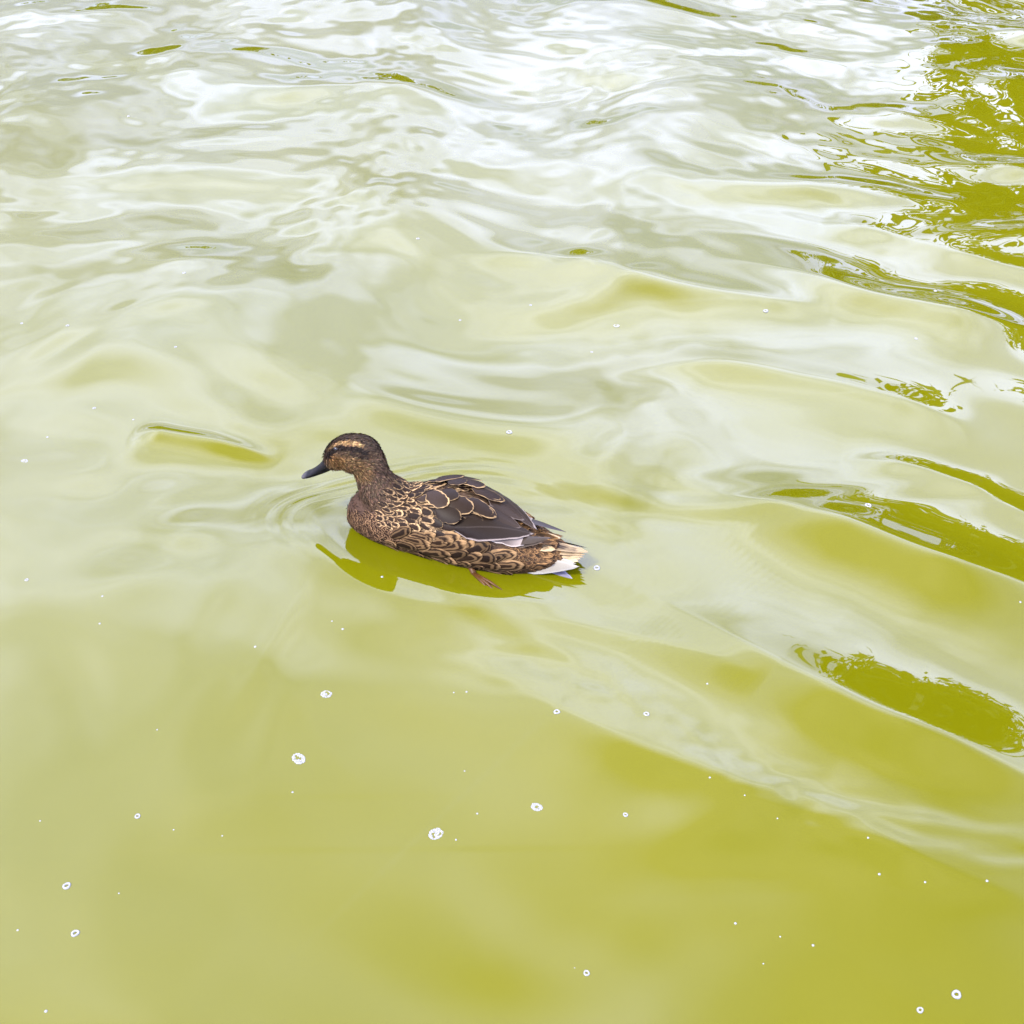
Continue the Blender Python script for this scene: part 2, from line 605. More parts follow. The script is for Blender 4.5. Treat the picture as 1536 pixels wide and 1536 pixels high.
# neck and head along a bent spine: u, z, half width, half thickness
SP = [(.085, .030, .040, .040), (.108, .056, .043, .043), (.124, .080, .034, .034), (.132, .098, .0265, .0275), (.137, .113, .0235, .0262),
      (.142, .128, .0238, .0285), (.150, .138, .0240, .0300), (.163, .1415, .0240, .0305), (.178, .1370, .0222, .0275),
      (.191, .1285, .0190, .0222), (.200, .1200, .0145, .0165), (.205, .1155, .0115, .0130)]
sp = catmull(SP, 56)
rings = []
for i, (u_, z_, hw, ht) in enumerate(sp):
    a_, b_ = sp[max(i - 1, 0)], sp[min(i + 1, len(sp) - 1)]
    d = np.array((b_[0] - a_[0], b_[1] - a_[1]))
    d /= np.linalg.norm(d)
    nrm_ = np.array((-d[1], d[0]))
    rings.append([(u_ + nrm_[0] * ht * math.cos(t), hw * math.sin(t), z_ + nrm_[1] * ht * math.cos(t)) for t in np.linspace(0, 2 * math.pi, 32, endpoint=False)])
loft(bm, rings)
# the round of the head
T = -R(24)
rings = []
for s_ in np.linspace(-0.97, 0.97, 18):
    rr_ = math.sqrt(1 - s_ * s_)
    cu, cz = .157 + .038 * s_ * math.cos(T), .1405 + .038 * s_ * math.sin(T)
    rings.append([(cu - math.sin(T) * .0318 * rr_ * math.cos(t), .0250 * rr_ * math.sin(t), cz + math.cos(T) * .0318 * rr_ * math.cos(t)) for t in np.linspace(0, 2 * math.pi, 32, endpoint=False)])
loft(bm, rings)
bmesh.ops.recalc_face_normals(bm, faces=bm.faces)
tm = bpy.data.meshes.new('tmp')
bm.to_mesh(tm)
bm.free()
to = bpy.data.objects.new('tmp', tm)
C.objects.link(to)
md = to.modifiers.new('r', 'REMESH')
md.mode = 'VOXEL'
md.voxel_size = 0.0022
md = to.modifiers.new('s', 'SMOOTH')
md.iterations = 12
md.factor = 0.5
dg = bpy.context.evaluated_depsgraph_get()
bme = bpy.data.meshes.new_from_object(to.evaluated_get(dg))
bpy.data.objects.remove(to)
bme.name = 'body'
bme.polygons.foreach_set('use_smooth', np.ones(len(bme.polygons), dtype=bool))
bvh = BVHTree.FromPolygons([v.co for v in bme.vertices], [tuple(p.vertices) for p in bme.polygons])


def seg_dist(px, py, pts):
    best = np.full(np.shape(px), 1e9)
    for (ax, ay), (bx, by) in zip(pts[:-1], pts[1:]):
        dx, dy = bx - ax, by - ay
        s = np.clip(((px - ax) * dx + (py - ay) * dy) / (dx * dx + dy * dy), 0, 1)
        best = np.minimum(best, np.hypot(px - ax - s * dx, py - ay - s * dy))
    return best


BROWN = np.array((.030, .020, .0145))
DARK = np.array((.007, .005, .0045))
BUFF = np.array((.115, .076, .040))
CHEEK = np.array((.060, .039, .021))


def plumage(p):
    """base colour of the plumage at duck-space points"""
    p = np.asarray(p, float).copy()
    p[:, 1] = np.abs(p[:, 1])
    x, y = project(to_world(p))
    c_ = np.tile(BROWN, (len(p), 1))

    def blend(m, colr):
        nonlocal c_
        c_ = c_ * (1 - m[:, None]) + np.asarray(colr) * m[:, None]
    head = smoothstep(.095, .112, p[:, 2]) * smoothstep(.105, .118, p[:, 0])
    side = smoothstep(.006, .014, p[:, 1])
    blend(head, (.038, .026, .0185))
    # pale throat and cheek
    ck = smoothstep(20, 8, seg_dist(x, y, [(505, 698), (525, 700), (545, 708)])) * head
    blend(ck, CHEEK)
    blend(smoothstep(11, 4, seg_dist(x, y, [(499, 690), (508, 694)])) * head, (.058, .033, .015))
    # dark crown
    crown = smoothstep(16, 10, seg_dist(x, y, [(497, 662), (520, 650), (545, 655), (560, 668)])) * head
    blend(crown, (.018, .0125, .0098))
    blend(smoothstep(4.0, 1.8, seg_dist(x, y, [(524, 681), (536, 685), (546, 687)])) * head * 0.8, DARK * 1.4)
    blend(smoothstep(4.6, 2.2, seg_dist(x, y, [(494, 674), (499, 668), (505, 665), (516, 665.5), (530, 665), (539, 669)])) * head * side, BUFF * 1.15)
    blend(smoothstep(5.4, 2.8, seg_dist(x, y, [(490, 684), (497, 677), (505, 673), (520, 673), (534, 675), (546, 680)])) * head * side, DARK * 0.9)
    # breast redder, belly paler, rump dark
    br = smoothstep(.10, .15, p[:, 0]) * smoothstep(.085, .06, p[:, 2])
    blend(br, (.028, .017, .0135))
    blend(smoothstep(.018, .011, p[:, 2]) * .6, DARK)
    rump = smoothstep(-.07, -.10, p[:, 0])
    blend(rump, (.030, .020, .012))
    return c_ * np.array((1.10, 1.0, .80))


bco = np.empty(len(bme.vertices) * 3, dtype=np.float32)
bme.vertices.foreach_get('co', bco)
bco = bco.reshape(-1, 3)
at = bme.attributes.new('plumage', 'FLOAT_COLOR', 'POINT')
c4 = np.ones((len(bco), 4), dtype=np.float32)
c4[:, :3] = plumage(bco)
at.data.foreach_set('color', c4.ravel())

b = NB('down_plumage')
a = b.n('ShaderNodeAttribute', attribute_name='plumage')
oc = b.n('ShaderNodeTexCoord').outputs['Object']
f1 = b.noise(oc, 330, 3, 0.6)
k = b.math('MULTIPLY_ADD', f1, 1.3, 0.35)
mm = b.n('ShaderNodeMix', data_type='RGBA', blend_type='MULTIPLY')
mm.inputs[0].default_value = 1
b.l(a.outputs['Color'], mm.inputs[6])
b.l(k, mm.inputs[7])
bump = b.n('ShaderNodeBump')
bump.inputs['Strength'].default_value = 0.5
bump.inputs['Distance'].default_value = 0.001
b.l(f1, bump.inputs['Height'])
b.l(bump.outputs[0], b.b.inputs['Normal'])
b.set(Base_Color=mm.outputs[2], Roughness=0.75, Specular_IOR_Level=0.1)
bme.materials.clear()
bme.materials.append(b.m)
body = bpy.data.objects.new('body', bme)
C.objects.link(body)
body.parent = duck

b = NB('tuft_plumage')
a = b.n('ShaderNodeAttribute', attribute_name='plumage')
b.set(Base_Color=a.outputs['Color'], Roughness=0.65, Specular_IOR_Level=0.1)
TUFT = b.m


# ------------------------------------------------------------------ feathers
def feather_mat(name, centre, centre2, edge, e0, e1, inner=0.0, rough=0.6, spec=0.3, tipcol=None, tip0=0.7, shaft=0.0, wear=0.15, rag=0.35, freq=1.2, lower=False, evar=0.0, warm=(1.12, 1.0, .78)):
    b = NB(name)
    uv = b.n('ShaderNodeUVMap')
    s_ = b.n('ShaderNodeSeparateXYZ')
    b.l(uv.outputs[0], s_.inputs[0])
    t, s = s_.outputs[0], s_.outputs[1]
    rn = b.n('ShaderNodeAttribute', attribute_name='rnd').outputs['Fac']
    r_ = b.math('ABSOLUTE', b.math('MULTIPLY_ADD', s, 2.0, -1.0))
    tt = b.math('MAXIMUM', b.math('MULTIPLY_ADD', t, 2.0, -1.0), 0.0)
    e = b.math('POWER', b.math('ADD', b.math('POWER', r_, 4.0), b.math('POWER', tt, 4.0)), 0.25)
    cmb = b.n('ShaderNodeCombineXYZ')
    b.l(b.math('MULTIPLY', t, 5.0), cmb.inputs[0])
    b.l(b.math('MULTIPLY', s, 5.0), cmb.inputs[1])
    b.l(b.math('MULTIPLY', rn, 40.0), cmb.inputs[2])
    nz = b.noise(cmb.outputs[0], freq, 2.5, 0.5)
    en = b.math('ADD', e, b.math('MULTIPLY_ADD', nz, 2 * rag, -rag))
    if evar:
        en = b.math('ADD', en, b.math('MULTIPLY_ADD', rn, 2 * evar, -evar))
    base = b.mix(t, centre2, centre)
    # barbs: fine slanting lines
    ph = b.math('ADD', b.math('MULTIPLY', t, 150.0), b.math('MULTIPLY', r_, -45.0))
    barb = b.math('MULTIPLY_ADD', b.math('SINE', ph), 0.10, 0.95)
    if inner > 0:
        rg_ = b.math('MULTIPLY', b.smooth(en, 0.24, 0.36), b.smooth(en, 0.60, 0.48))
        base = b.mix(b.math('MULTIPLY', rg_, inner), base, edge)
    m = b.smooth(en, e0, e1)
    nz2 = b.noise(cmb.outputs[0], 0.9, 2, 0.5)
    m = b.math('MULTIPLY', m, b.math('SUBTRACT', 1.0, b.math('MULTIPLY', b.smooth(nz2, 0.42, 0.62), wear)))
    if lower:
        m = b.math('MULTIPLY', m, b.math('MULTIPLY_ADD', b.smooth(s, .62, .40), .9, .1))
    colr = b.mix(m, base, edge)
    if shaft > 0:
        colr = b.mix(b.math('MULTIPLY', b.smooth(r_, 0.09, 0.02), shaft), colr, edge)
    if tipcol:
        colr = b.mix(b.math('MULTIPLY', b.smooth(t, tip0, 1.0), 1.0), colr, tipcol)
    val = b.math('MULTIPLY', barb, b.math('MULTIPLY_ADD', rn, 0.7, 0.65))
    colr = b.mix(1.0, colr, warm, 'MULTIPLY')
    x = b.n('ShaderNodeMix', data_type='RGBA', blend_type='MULTIPLY')
    x.inputs[0].default_value = 1
    b.l(colr, x.inputs[6])
    b.l(val, x.inputs[7])
    b.set(Base_Color=x.outputs[2], Roughness=rough, Specular_IOR_Level=spec)
    return b.m


CREAM = (.165, .122, .075)
M_SCAP = feather_mat('scapular', (.0085, .0053, .0042), (.0115, .0078, .0063), CREAM, .86, .99, spec=.07, rough=.5, rag=.20, freq=.8, evar=.05, wear=.35)
M_MANT = feather_mat('mantle', (.0062, .0040, .0032), (.011, .007, .005), (.175, .128, .082), .56, .80, wear=.75, spec=.06, rag=.42, freq=.8, evar=.16)
M_FLNK = feather_mat('flank', (.0062, .0038, .0026), (.0125, .0075, .005), (.118, .080, .046), .66, .90, inner=0.5, wear=.4, spec=.06, rag=.34, freq=.5, evar=.12)
M_TERT = feather_mat('tertial', (.0150, .0108, .0090), (.0085, .0058, .0048), (.20, .185, .21), .84, .97, rough=.40, spec=.07, shaft=0.06, rag=.04, lower=True)
M_TERT2 = feather_mat('upper_tertial', (.017, .0122, .0102), (.0085, .0058, .0048), (.060, .052, .055), .86, .98, rough=.40, spec=.07, shaft=0.05, rag=.04)
M_TERP = feather_mat('pale_tertial', (.06, .052, .057), (.022, .017, .016), (.20, .19, .205), .82, .98, rag=.04, rough=.42, spec=.2, tipcol=(.15, .14, .155), tip0=.45)
M_PRIM = feather_mat('primary', (.013, .010, .0095), (.013, .010, .009), (.03, .023, .021), .88, 1.0, rough=.45, spec=.2)
M_TAIL = feather_mat('tail', (.140, .130, .112), (.120, .104, .080), (.160, .152, .138), .6, .9, inner=0.0, rough=.6, spec=.15, wear=.2, warm=(1, 1, .97))
M_TAILB = feather_mat('tail_barred', (.016, .010, .007), (.02, .013, .009), (.22, .18, .13), .50, .70, inner=0.5, rough=.6, spec=.15, wear=.3)
M_RUMP = feather_mat('rump', (.0075, .005, .0042), (.013, .009, .0065), (.115, .070, .036), .55, .86, inner=0.25, wear=.7, spec=.06, rag=.6)
M_BRST = feather_mat('breast', (.010, .0062, .0048), (.016, .0098, .0072), (.135, .088, .058), .46, .85, wear=.75, spec=.06, rag=.6)
M_BLUE = feather_mat('tail_reflection_blue', (.12, .115, .16), (.07, .06, .085), (.20, .195, .26), .6, .95, warm=(1, 1, 1))

NT_, NS_ = 11, 7


def outline(t, tip):
    up = np.sqrt(np.clip(1 - (1 - np.clip(t / 0.30, 0, 1)) ** 2, 0, 1)) * 0.75 + 0.25
    q_ = np.clip((t - 0.45) / 0.55, 0, 1)
    return up * np.clip(1 - q_ ** (2.0 * tip), 0.0, 1) ** (0.5 if tip >= 1 else 0.75)


def feather_grid(root, d, n0, Lg, Wd, o0, o1, camber=0.10, tip=1.0, conform=True, curl=0.0, nt_=NT_, ns_=NS_, flip=False):
    root, d, n0 = Vector(root), Vector(d).normalized(), Vector(n0).normalized()
    d = (d - n0 * d.dot(n0)).normalized()
    c_ = d.cross(n0) if flip else n0.cross(d)
    V, U = [], []
    for i in range(nt_):
        t = 1 - (1 - i / (nt_ - 1)) ** 1.5
        wv = max(float(outline(t, tip)), 0.015) * Wd
        for j in range(ns_):
            s = j / (ns_ - 1)
            r_ = abs(2 * s - 1)
            jg = 1 + (random.uniform(-.10, .10) if r_ > .95 else 0)
            p = root + d * (t * Lg * (1 + (random.uniform(-.03, .02) if i > nt_ - 3 else 0))) + c_ * ((s - 0.5) * wv * jg)
            off = o0 + (o1 - o0) * t ** 1.1 + camber * Wd * (1 - r_ * r_) * (0.4 + 0.6 * (1 - t)) + curl * t * t
            if conform:
                q_, nn, _, _ = bvh.find_nearest(p)
                V.append(q_ + nn * off)
            else:
                V.append(p + n0 * off)
            U.append((t, s))
    F = []
    for i in range(nt_ - 1):
        for j in range(ns_ - 1):
            a_ = i * ns_ + j
            F.append((a_, a_ + 1, a_ + ns_ + 1, a_ + ns_))
    return V, F, U


def hit_px(x, y):
    """duck-space surface point and normal seen at a photo position"""
    o_ = Vector(to_local(np.array((0, 0, CAM_H))))
    for k in range(40):
        r_, u_ = (x - 768) / FPX, -(y + k * 1.5 - 768) / FPX
        dw = np.array((r_, CD + u_ * SD, -SD + u_ * CD))
        dl = Vector((dw @ hd, dw @ lf, dw[2])).normalized()
        loc, nn, _, _ = bvh.ray_cast(o_, dl)
        if loc is not None and nn.dot(-dl) > 0.22:
            break
    return loc, nn


def polar(u_, phi):
    """surface point at station u and angle phi (0 = back, 90 = left side)"""
    zc = float(np.interp(u_, st[::-1, 0], st[::-1, 4]))
    o_ = Vector((u_, 0, zc))
    d = Vector((0, math.sin(R(phi)), math.cos(R(phi))))
    loc, nn, _, _ = bvh.ray_cast(o_ + d * 0.16, -d)
    return loc, nn


def add_feather(name, root, d, n0, Lg, Wd, mat, o0=.0006, o1=.0030, **kw):
    V, F, U = feather_grid(root, d, n0, Lg, Wd, o0, o1, **kw)
    return mesh_obj(name, V, F, mat, duck, uvs=U, rnd=[random.random()] * len(V))


class Batch:
    def __init__(s):
        s.V, s.F, s.U, s.Rn = [], [], [], []

    def add(s, *a, **k):
        V, F, U = feather_grid(*a, **k)
        o_ = len(s.V)
        s.V += V
        s.F += [tuple(i + o_ for i in f_) for f_ in F]
        s.U += U
        s.Rn += [random.random()] * len(V)

    def build(s, name, mat):
        o_ = mesh_obj(name, s.V, s.F, mat, duck, uvs=s.U, rnd=s.Rn)
        o_['kind'] = 'stuff'
        return o_


def crop(x, y):
    return 430 + x / 3.268, 620 + y / 3.268


MIR = Vector((1, -1, 1))


def px_feather(name, a, b_, Wpx, mat, o0, o1, tip=1.0, camber=0.08, conform=True, curl=0.0, both=True):
    """a feather from root a to tip b (read on the photograph), and its twin on the other side"""
    pa, na = hit_px(*crop(*a))
    pb, nb = hit_px(*crop(*b_))
    d = pb - pa
    for sg in ((1, -1) if both else (1,)):
        m_ = Vector((1, sg, 1))
        add_feather(name, pa * m_, d * m_, ((na + nb) * 0.5) * m_, d.length, Wpx / 3.268 * .00106, mat, o0, o1, tip=tip, camber=camber, conform=conform, curl=curl, flip=sg < 0)


# back, flank and rump rows, both sides
for sg in (1, -1):
    # mantle: small to medium shingles
    bt = Batch()
    u_ = .118
    row = 0
    while u_ > .000:
        Ls = .0155 + (.118 - u_) * .125
        for phi in np.arange(4 + (row % 2) * 5, 74 - (.118 - u_) * 120, 12.5 - (u_ - .06) * 20):
            loc, nn = polar(u_ + random.uniform(-.003, .003), sg * (phi + random.uniform(-2, 2)))
            if loc is None or loc.z > .108 and loc.x > .1:
                continue
            tl = random.uniform(-35, 45)
            d = Vector((-1, sg * math.sin(R(tl)) * .6, -.15))
            bt.add(loc, d, nn, Ls * random.uniform(.9, 1.25), Ls * random.uniform(.40, .60), .0004, .0026, 0.10, 1.0, True, 0.0, 7, 5)
        u_ -= Ls * .46
        row += 1
    bt.build('mantle_plumage', M_MANT)
    # breast and shoulder scales
    bt = Batch()
    for i in range(520):
        u_ = random.uniform(.05, .176)
        phi = random.uniform(52, 128)
        if u_ < .10 and phi < 72:
            continue
        loc, nn = polar(u_, sg * phi)
        if loc is None or loc.z < -.006 or loc.z > .082:
            continue
        Ls = .0075 + max(0, .15 - u_) * .055
        d = Vector((-1, 0, -.35 + random.uniform(-.35, .35)))
        bt.add(loc, d, nn, Ls * random.uniform(.8, 1.2), Ls * .62, .0003, .0020, 0.10, 1.0, True, 0.0, 6, 5)
    bt.build('breast_plumage', M_BRST)
    # rump and vent mottling
    bt = Batch()
    for i in range(430):
        u_ = random.uniform(-.172, -.055)
        phi = random.uniform(20, 128)
        if u_ > -.085 and phi < 82:
            continue
        loc, nn = polar(u_, sg * phi)
        if loc is None or loc.z < -.006:
            continue
        Ls = random.uniform(.009, .014) * (1.25 if phi < 75 else 0.9)
        bt.add(loc, Vector((-1, 0, random.uniform(-.2, .25))), nn, Ls, Ls * .55, .0003, .0021, 0.08, 1.0, True, 0.0, 6, 5)
    bt.build('rump_plumage', M_RUMP)
    # flank feathers
    row = 0
    for phi0, u0, u1, Lf in ((114, .10, -.080, .032), (99, .105, -.088, .037), (85, .085, -.078, .041), (74, .060, -.045, .036)):
        u_ = u0 - (row % 2) * .007
        while u_ > u1:
            loc, nn = polar(u_, sg * (phi0 + random.uniform(-3, 3)))
            if loc is not None and loc.z > -.016:
                k = smoothstep(.12, .02, u_) * .35 + .75
                add_feather('flank_feather', loc, Vector((-1, 0, .34 + random.uniform(-.45, .45))), nn, Lf * k * random.uniform(.8, 1.3), Lf * random.uniform(.42, .62) * k, M_FLNK,
                            .0005, .0048, camber=.12, tip=1.0)
            u_ -= .0185 * random.uniform(.85, 1.15)
        row += 1
    # lesser scapulars
    row = 0
    for phi0, u0, u1 in ((66, .075, .000), (52, .070, .010), (38, .062, .016), (24, .055, .012), (10, .045, .000)):
        u_ = u0 - (row % 2) * .008
        while u_ > u1:
            loc, nn = polar(u_, sg * (phi0 + random.uniform(-3, 3)))
            k = .021 + (.075 - u_) * .16
            add_feather('scapular_feather', loc, Vector((-1, sg * random.uniform(-.1, .3), random.uniform(-.35, .1))), nn, k * random.uniform(.9, 1.15), k * random.uniform(.44, .58), M_SCAP if u_ < .038 else M_MANT, .0010, .0042, camber=.10, tip=1.0)
            u_ -= .017
        row += 1

# rump centre
for u_ in np.arange(-.07, -.15, -.011):
    for phi in (-12, 0, 12):
        loc, nn = polar(u_, phi + random.uniform(-3, 3))
        add_feather('rump_feather', loc, Vector((-1, 0, 0)), nn, .022, .013, M_RUMP, .0004, .003)

# the folded wings: big tertials, then the long scapulars lying over them
px_feather('tertial_feather', (1050, 425), (1214, 562), 86, M_TERP, .0025, .0050, tip=1.2, camber=.04)
px_feather('tertial_feather', (980, 425), (1150, 545), 88, M_TERT2, .0060, .0095, tip=0.8, camber=.06)
px_feather('tertial_feather', (825, 560), (1208, 600), 116, M_TERT, .0055, .0090, tip=0.75, camber=.07)
for a_, b_, w_ in (((900, 385), (1050, 458), 62), ((890, 355), (1018, 418), 40), ((790, 365), (928, 372), 50), ((785, 445), (908, 490), 78),
                   ((770, 400), (835, 440), 56), ((890, 470), (998, 512), 52), ((700, 410), (795, 470), 62), ((740, 480), (855, 530), 62),
                   ((840, 330), (935, 352), 36), ((700, 345), (800, 350), 36)):
    lo = .6 if a_[1] < 380 else 1.0
    px_feather('scapular_feather', a_, b_, w_ * 1.15, M_SCAP, .0080 * lo, .0125 * lo, tip=1.0, camber=.07)


def free_feather(name, root, tip_, n0, Wd, mat, tip=1.0, camber=.06, curl=0.0):
    root, tip_ = Vector(root), Vector(tip_)
    return add_feather(name, root, tip_ - root, n0, (tip_ - root).length, Wd, mat, 0, 0, conform=False, tip=tip, camber=camber, curl=curl)


for sg in (1, -1):
    # primaries crossing over the rump
    free_feather('primary_feather', (-.080, sg * .034, .052), (-.168 if sg < 0 else -.150, sg * .008, .049), (0, sg * .25, 1), .015, M_PRIM, tip=.7)
    free_feather('primary_feather', (-.080, sg * .037, .048), (-.156 if sg < 0 else -.140, sg * .014, .044), (0, sg * .35, 1), .015, M_PRIM, tip=.7)
    # closed tail, the outer feathers white
    for i in range(6):
        f_ = i / 5
        y0, y1 = sg * (.003 + .022 * f_), sg * (.001 + .012 * f_)
        x1 = -.205 + .014 * f_
        free_feather('tail_feather', (-.112, y0, .036 - .013 * f_), (x1, y1, .0265 - .010 * f_), (0, sg * .65 * f_, 1), .017,
                     M_TAIL if i >= 5 else M_TAILB, tip=.75, camber=.05)
    free_feather('tail_feather', (-.106, sg * .037, .014), (-.196, sg * .013, .017), (-.05, sg * .8, .6), .023, M_TAIL, tip=.7, camber=.06)
    # tail coverts
    for i in range(4):
        f_ = i / 3
        free_feather('tail_covert_feather', (-.104, sg * (.006 + .028 * f_), .046 - .016 * f_), (-.158, sg * (.005 + .023 * f_), .036 - .011 * f_),
                     (0, sg * .5 * f_, 1), .017, M_RUMP if i != 1 else M_TAILB, tip=1.0, camber=.08)
free_feather('tail_reflection_feather', (-.150, .018, .010), (-.196, .034, .001), (0, .5, 1), .014, M_BLUE, tip=.8)  # bluish feather added to stand for a reflection under the tail

# ------------------------------------------------------------------ fine down on head, neck and between the feathers
fa = np.empty(len(bme.polygons), dtype=np.float32)
bme.polygons.foreach_get('area', fa)
fc = np.empty(len(bme.polygons) * 3, dtype=np.float32)
bme.polygons.foreach_get('center', fc)
fc = fc.reshape(-1, 3)
fn = np.empty(len(bme.polygons) * 3, dtype=np.float32)
bme.polygons.foreach_get('normal', fn)
fn = fn.reshape(-1, 3)
headw = smoothstep(.070, .095, fc[:, 2]) * smoothstep(.085, .105, fc[:, 0])
wgt = fa * (0.25 + 2.2 * headw) * (fc[:, 2] > -.008)
pick = rng.choice(len(fa), 15000, p=wgt / wgt.sum())
P = fc[pick] + rng.normal(0, .0007, (len(pick), 3))
Nn = fn[pick]
hw_ = headw[pick][:, None]
flow_body = np.tile((-1.0, 0, -.15), (len(P), 1))
bend = np.clip((P[:, 2] - .10) / .05, 0, 1)[:, None]
flow_neck = (1 - bend) * np.array((-.25, 0, -1.0)) + bend * np.array((-.9, 0, .30 - .0))
flow = flow_body * (1 - hw_) + flow_neck * hw_
flow = flow + rng.normal(0, .18, flow.shape)
flow -= Nn * np.sum(flow * Nn, 1, keepdims=True)
flow /= np.linalg.norm(flow, axis=1, keepdims=True) + 1e-9
cr = np.cross(Nn, flow)
Lt = (rng.uniform(.0045, .0075, len(P)) * (1 + .3 * (1 - hw_[:, 0])))[:, None]
Wt = (rng.uniform(.0008, .0014, len(P)))[:, None]
colr = plumage(P)
val = np.exp(rng.normal(0, .42, len(P)))[:, None]
warm = 1 + rng.normal(0, .06, (len(P), 3))
colr = np.clip(colr * val * warm, 0.002, .3)
v0 = P - Nn * .0004
v1 = P + flow * Lt * .45 + cr * Wt + Nn * .0006
v2 = P + flow * Lt + Nn * .0012
v3 = P + flow * Lt * .45 - cr * Wt + Nn * .0006
TV = np.stack([v0, v1, v2, v3], 1).reshape(-1, 3)
TF = [(4 * i, 4 * i + 1, 4 * i + 2, 4 * i + 3) for i in range(len(P))]
down = mesh_obj('down', TV, TF, TUFT, duck, smooth=False, col=np.repeat(colr, 4, 0))
down['kind'] = 'stuff'

# ------------------------------------------------------------------ bill, eyes, foot
b = NB('bill_horn')
oc = b.n('ShaderNodeTexCoord').outputs['Object']
sx = b.n('ShaderNodeSeparateXYZ')
b.l(oc, sx.inputs[0])
f = b.noise(oc, 160, 3)
cc = b.mix(b.smooth(f, .35, .7), (.0032, .0034, .0045), (.009, .0075, .0072))
cc = b.mix(b.smooth(sx.outputs[0], .240, .250), cc, (.034, .032, .036))
b.set(Base_Color=cc, Roughness=0.40, Specular_IOR_Level=0.09)
BILL = b.m
BL = [(0.00, .0122, .0150, .0115), (.20, .0112, .0122, .0098), (.45, .0104, .0086, .0072), (.70, .0110, .0058, .0052), (.88, .0112, .0044, .0042), (.97, .0080, .0026, .0028), (1.0, .0035, .0014, .0016)]
bs = catmull(BL, 22)
b0, b1 = np.array((.1985, .1150)), np.array((.2520, .0780))
dd = (b1 - b0)
nn2 = np.array((-dd[1], dd[0])) / np.linalg.norm(dd)
for part, sgn in (('upper_bill', 1), ('lower_bill', -1)):
    bm = bmesh.new()
    rings = []
    for t, hw, hu, hl in bs:
        if sgn < 0:
            t, hw = t * .955, hw * .90
        c0 = b0 + dd * t + nn2 * (.0035 * (t - .5) ** 2 * 4 - .0020)
        ring = []
        for a in np.linspace(0, math.pi, 11):
            ring.append((hw * math.cos(a), (hu if sgn > 0 else -hl * .75) * math.sin(a) ** .8))
        base_ = -.0009 if sgn > 0 else -.0004
        ring += [(hw * x * .95, base_ * sgn) for x in np.linspace(-1, 1, 7)[1:-1]]
        rings.append([(c0[0] + nn2[0] * (z_), y_, c0[1] + nn2[1] * (z_)) for y_, z_ in ring])
    loft(bm, rings)
    bmesh.ops.recalc_face_normals(bm, faces=bm.faces)
    m_ = bpy.data.meshes.new(part)
    bm.to_mesh(m_)
    bm.free()
    m_.polygons.foreach_set('use_smooth', np.ones(len(m_.polygons), dtype=bool))
    m_.materials.append(BILL)
    o_ = bpy.data.objects.new(part, m_)
    C.objects.link(o_)
    o_.parent = duck
    if sgn > 0:
        upper = o_
nost = plain('nostril_dark', (.006, .006, .007), .5, .2)
for sg in (1, -1):
    c0 = b0 + dd * .30 + nn2 * .0052
    V, F = [], []
    for i in range(5):
        for k in range(8):
            a, e_ = 2 * math.pi * k / 8, math.pi * i / 4
            l_ = np.array((math.cos(e_) * .0030, math.sin(e_) * math.cos(a) * .0007, math.sin(e_) * math.sin(a) * .0010))
            dn = dd / np.linalg.norm(dd)
            V.append((c0[0] + dn[0] * l_[0] + nn2[0] * l_[2], sg * .0068 + l_[1], c0[1] + dn[1] * l_[0] + nn2[1] * l_[2]))
    for i in range(4):
        for k in range(8):
            F.append((i * 8 + k, i * 8 + (k + 1) % 8, i * 8 + 8 + (k + 1) % 8, i * 8 + 8 + k))
    mesh_obj('nostril', V, F, nost, upper)
b = NB('eye_glossy')
b.set(Base_Color=(.006, .004, .003), Roughness=.06, Specular_IOR_Level=.5)
EYE = b.m
ep, en_ = hit_px(504, 674.5)
for sg in (1, -1):
    bm = bmesh.new()
    bmesh.ops.create_uvsphere(bm, u_segments=16, v_segments=10, radius=.0044)
    for v in bm.verts:
        v.co = Vector((v.co.x, v.co.y * .7, v.co.z * .9)) + Vector((ep.x, sg * (abs(ep.y) - .0008), ep.z))
    m_ = bpy.data.meshes.new('eye')
    bm.to_mesh(m_)
    bm.free()
    m_.polygons.foreach_set('use_smooth', np.ones(len(m_.polygons), dtype=bool))
    m_.materials.append(EYE)
    o_ = bpy.data.objects.new('eye', m_)
    C.objects.link(o_)
    o_.parent = duck

FOOT = plain('foot_skin', (.040, .017, .004), .45, .15, .4, 150)


def loc_px(x, y, z):
    return Vector(to_local(np.array((*plan(x, y, z), z))))


ank = loc_px(711, 861, .012)
V, F = [], []
hip = loc_px(706, 846, .016)


def add_tube(pts, rad, n=7):
    v, f_ = tube(pts, rad, n)
    o_ = len(V)
    V.extend(v)
    F.extend([tuple(i + o_ for i in ff) for ff in f_])


add_tube([hip, loc_px(708, 855, .011), ank], [.0075, .0052, .0042])
toes = [loc_px(757, 888, .0092), loc_px(748, 892, .0075), loc_px(737, 891, .0060)]
for t_ in toes:
    mid = (ank + t_) / 2 + Vector((0, 0, .0028))
    add_tube([ank, mid, t_], [.0036, .0026, .0009], 6)
o_ = len(V)
V.append(ank)
for t_ in toes:
    V.append(t_)
mids = [(toes[0] + toes[1]) / 2 * .9 + ank * .1, (toes[1] + toes[2]) / 2 * .9 + ank * .1]
V += mids
F += [(o_, o_ + 1, o_ + 4), (o_, o_ + 4, o_ + 2), (o_, o_ + 2, o_ + 5), (o_, o_ + 5, o_ + 3)]
mesh_obj('webbed_foot', V, F, FOOT, duck)

# ------------------------------------------------------------------ foam bubbles floating on the water
b = NB('foam')
b.set(Base_Color=(.115, .118, .12), Roughness=.25, Specular_IOR_Level=.6)
FOAM = b.m


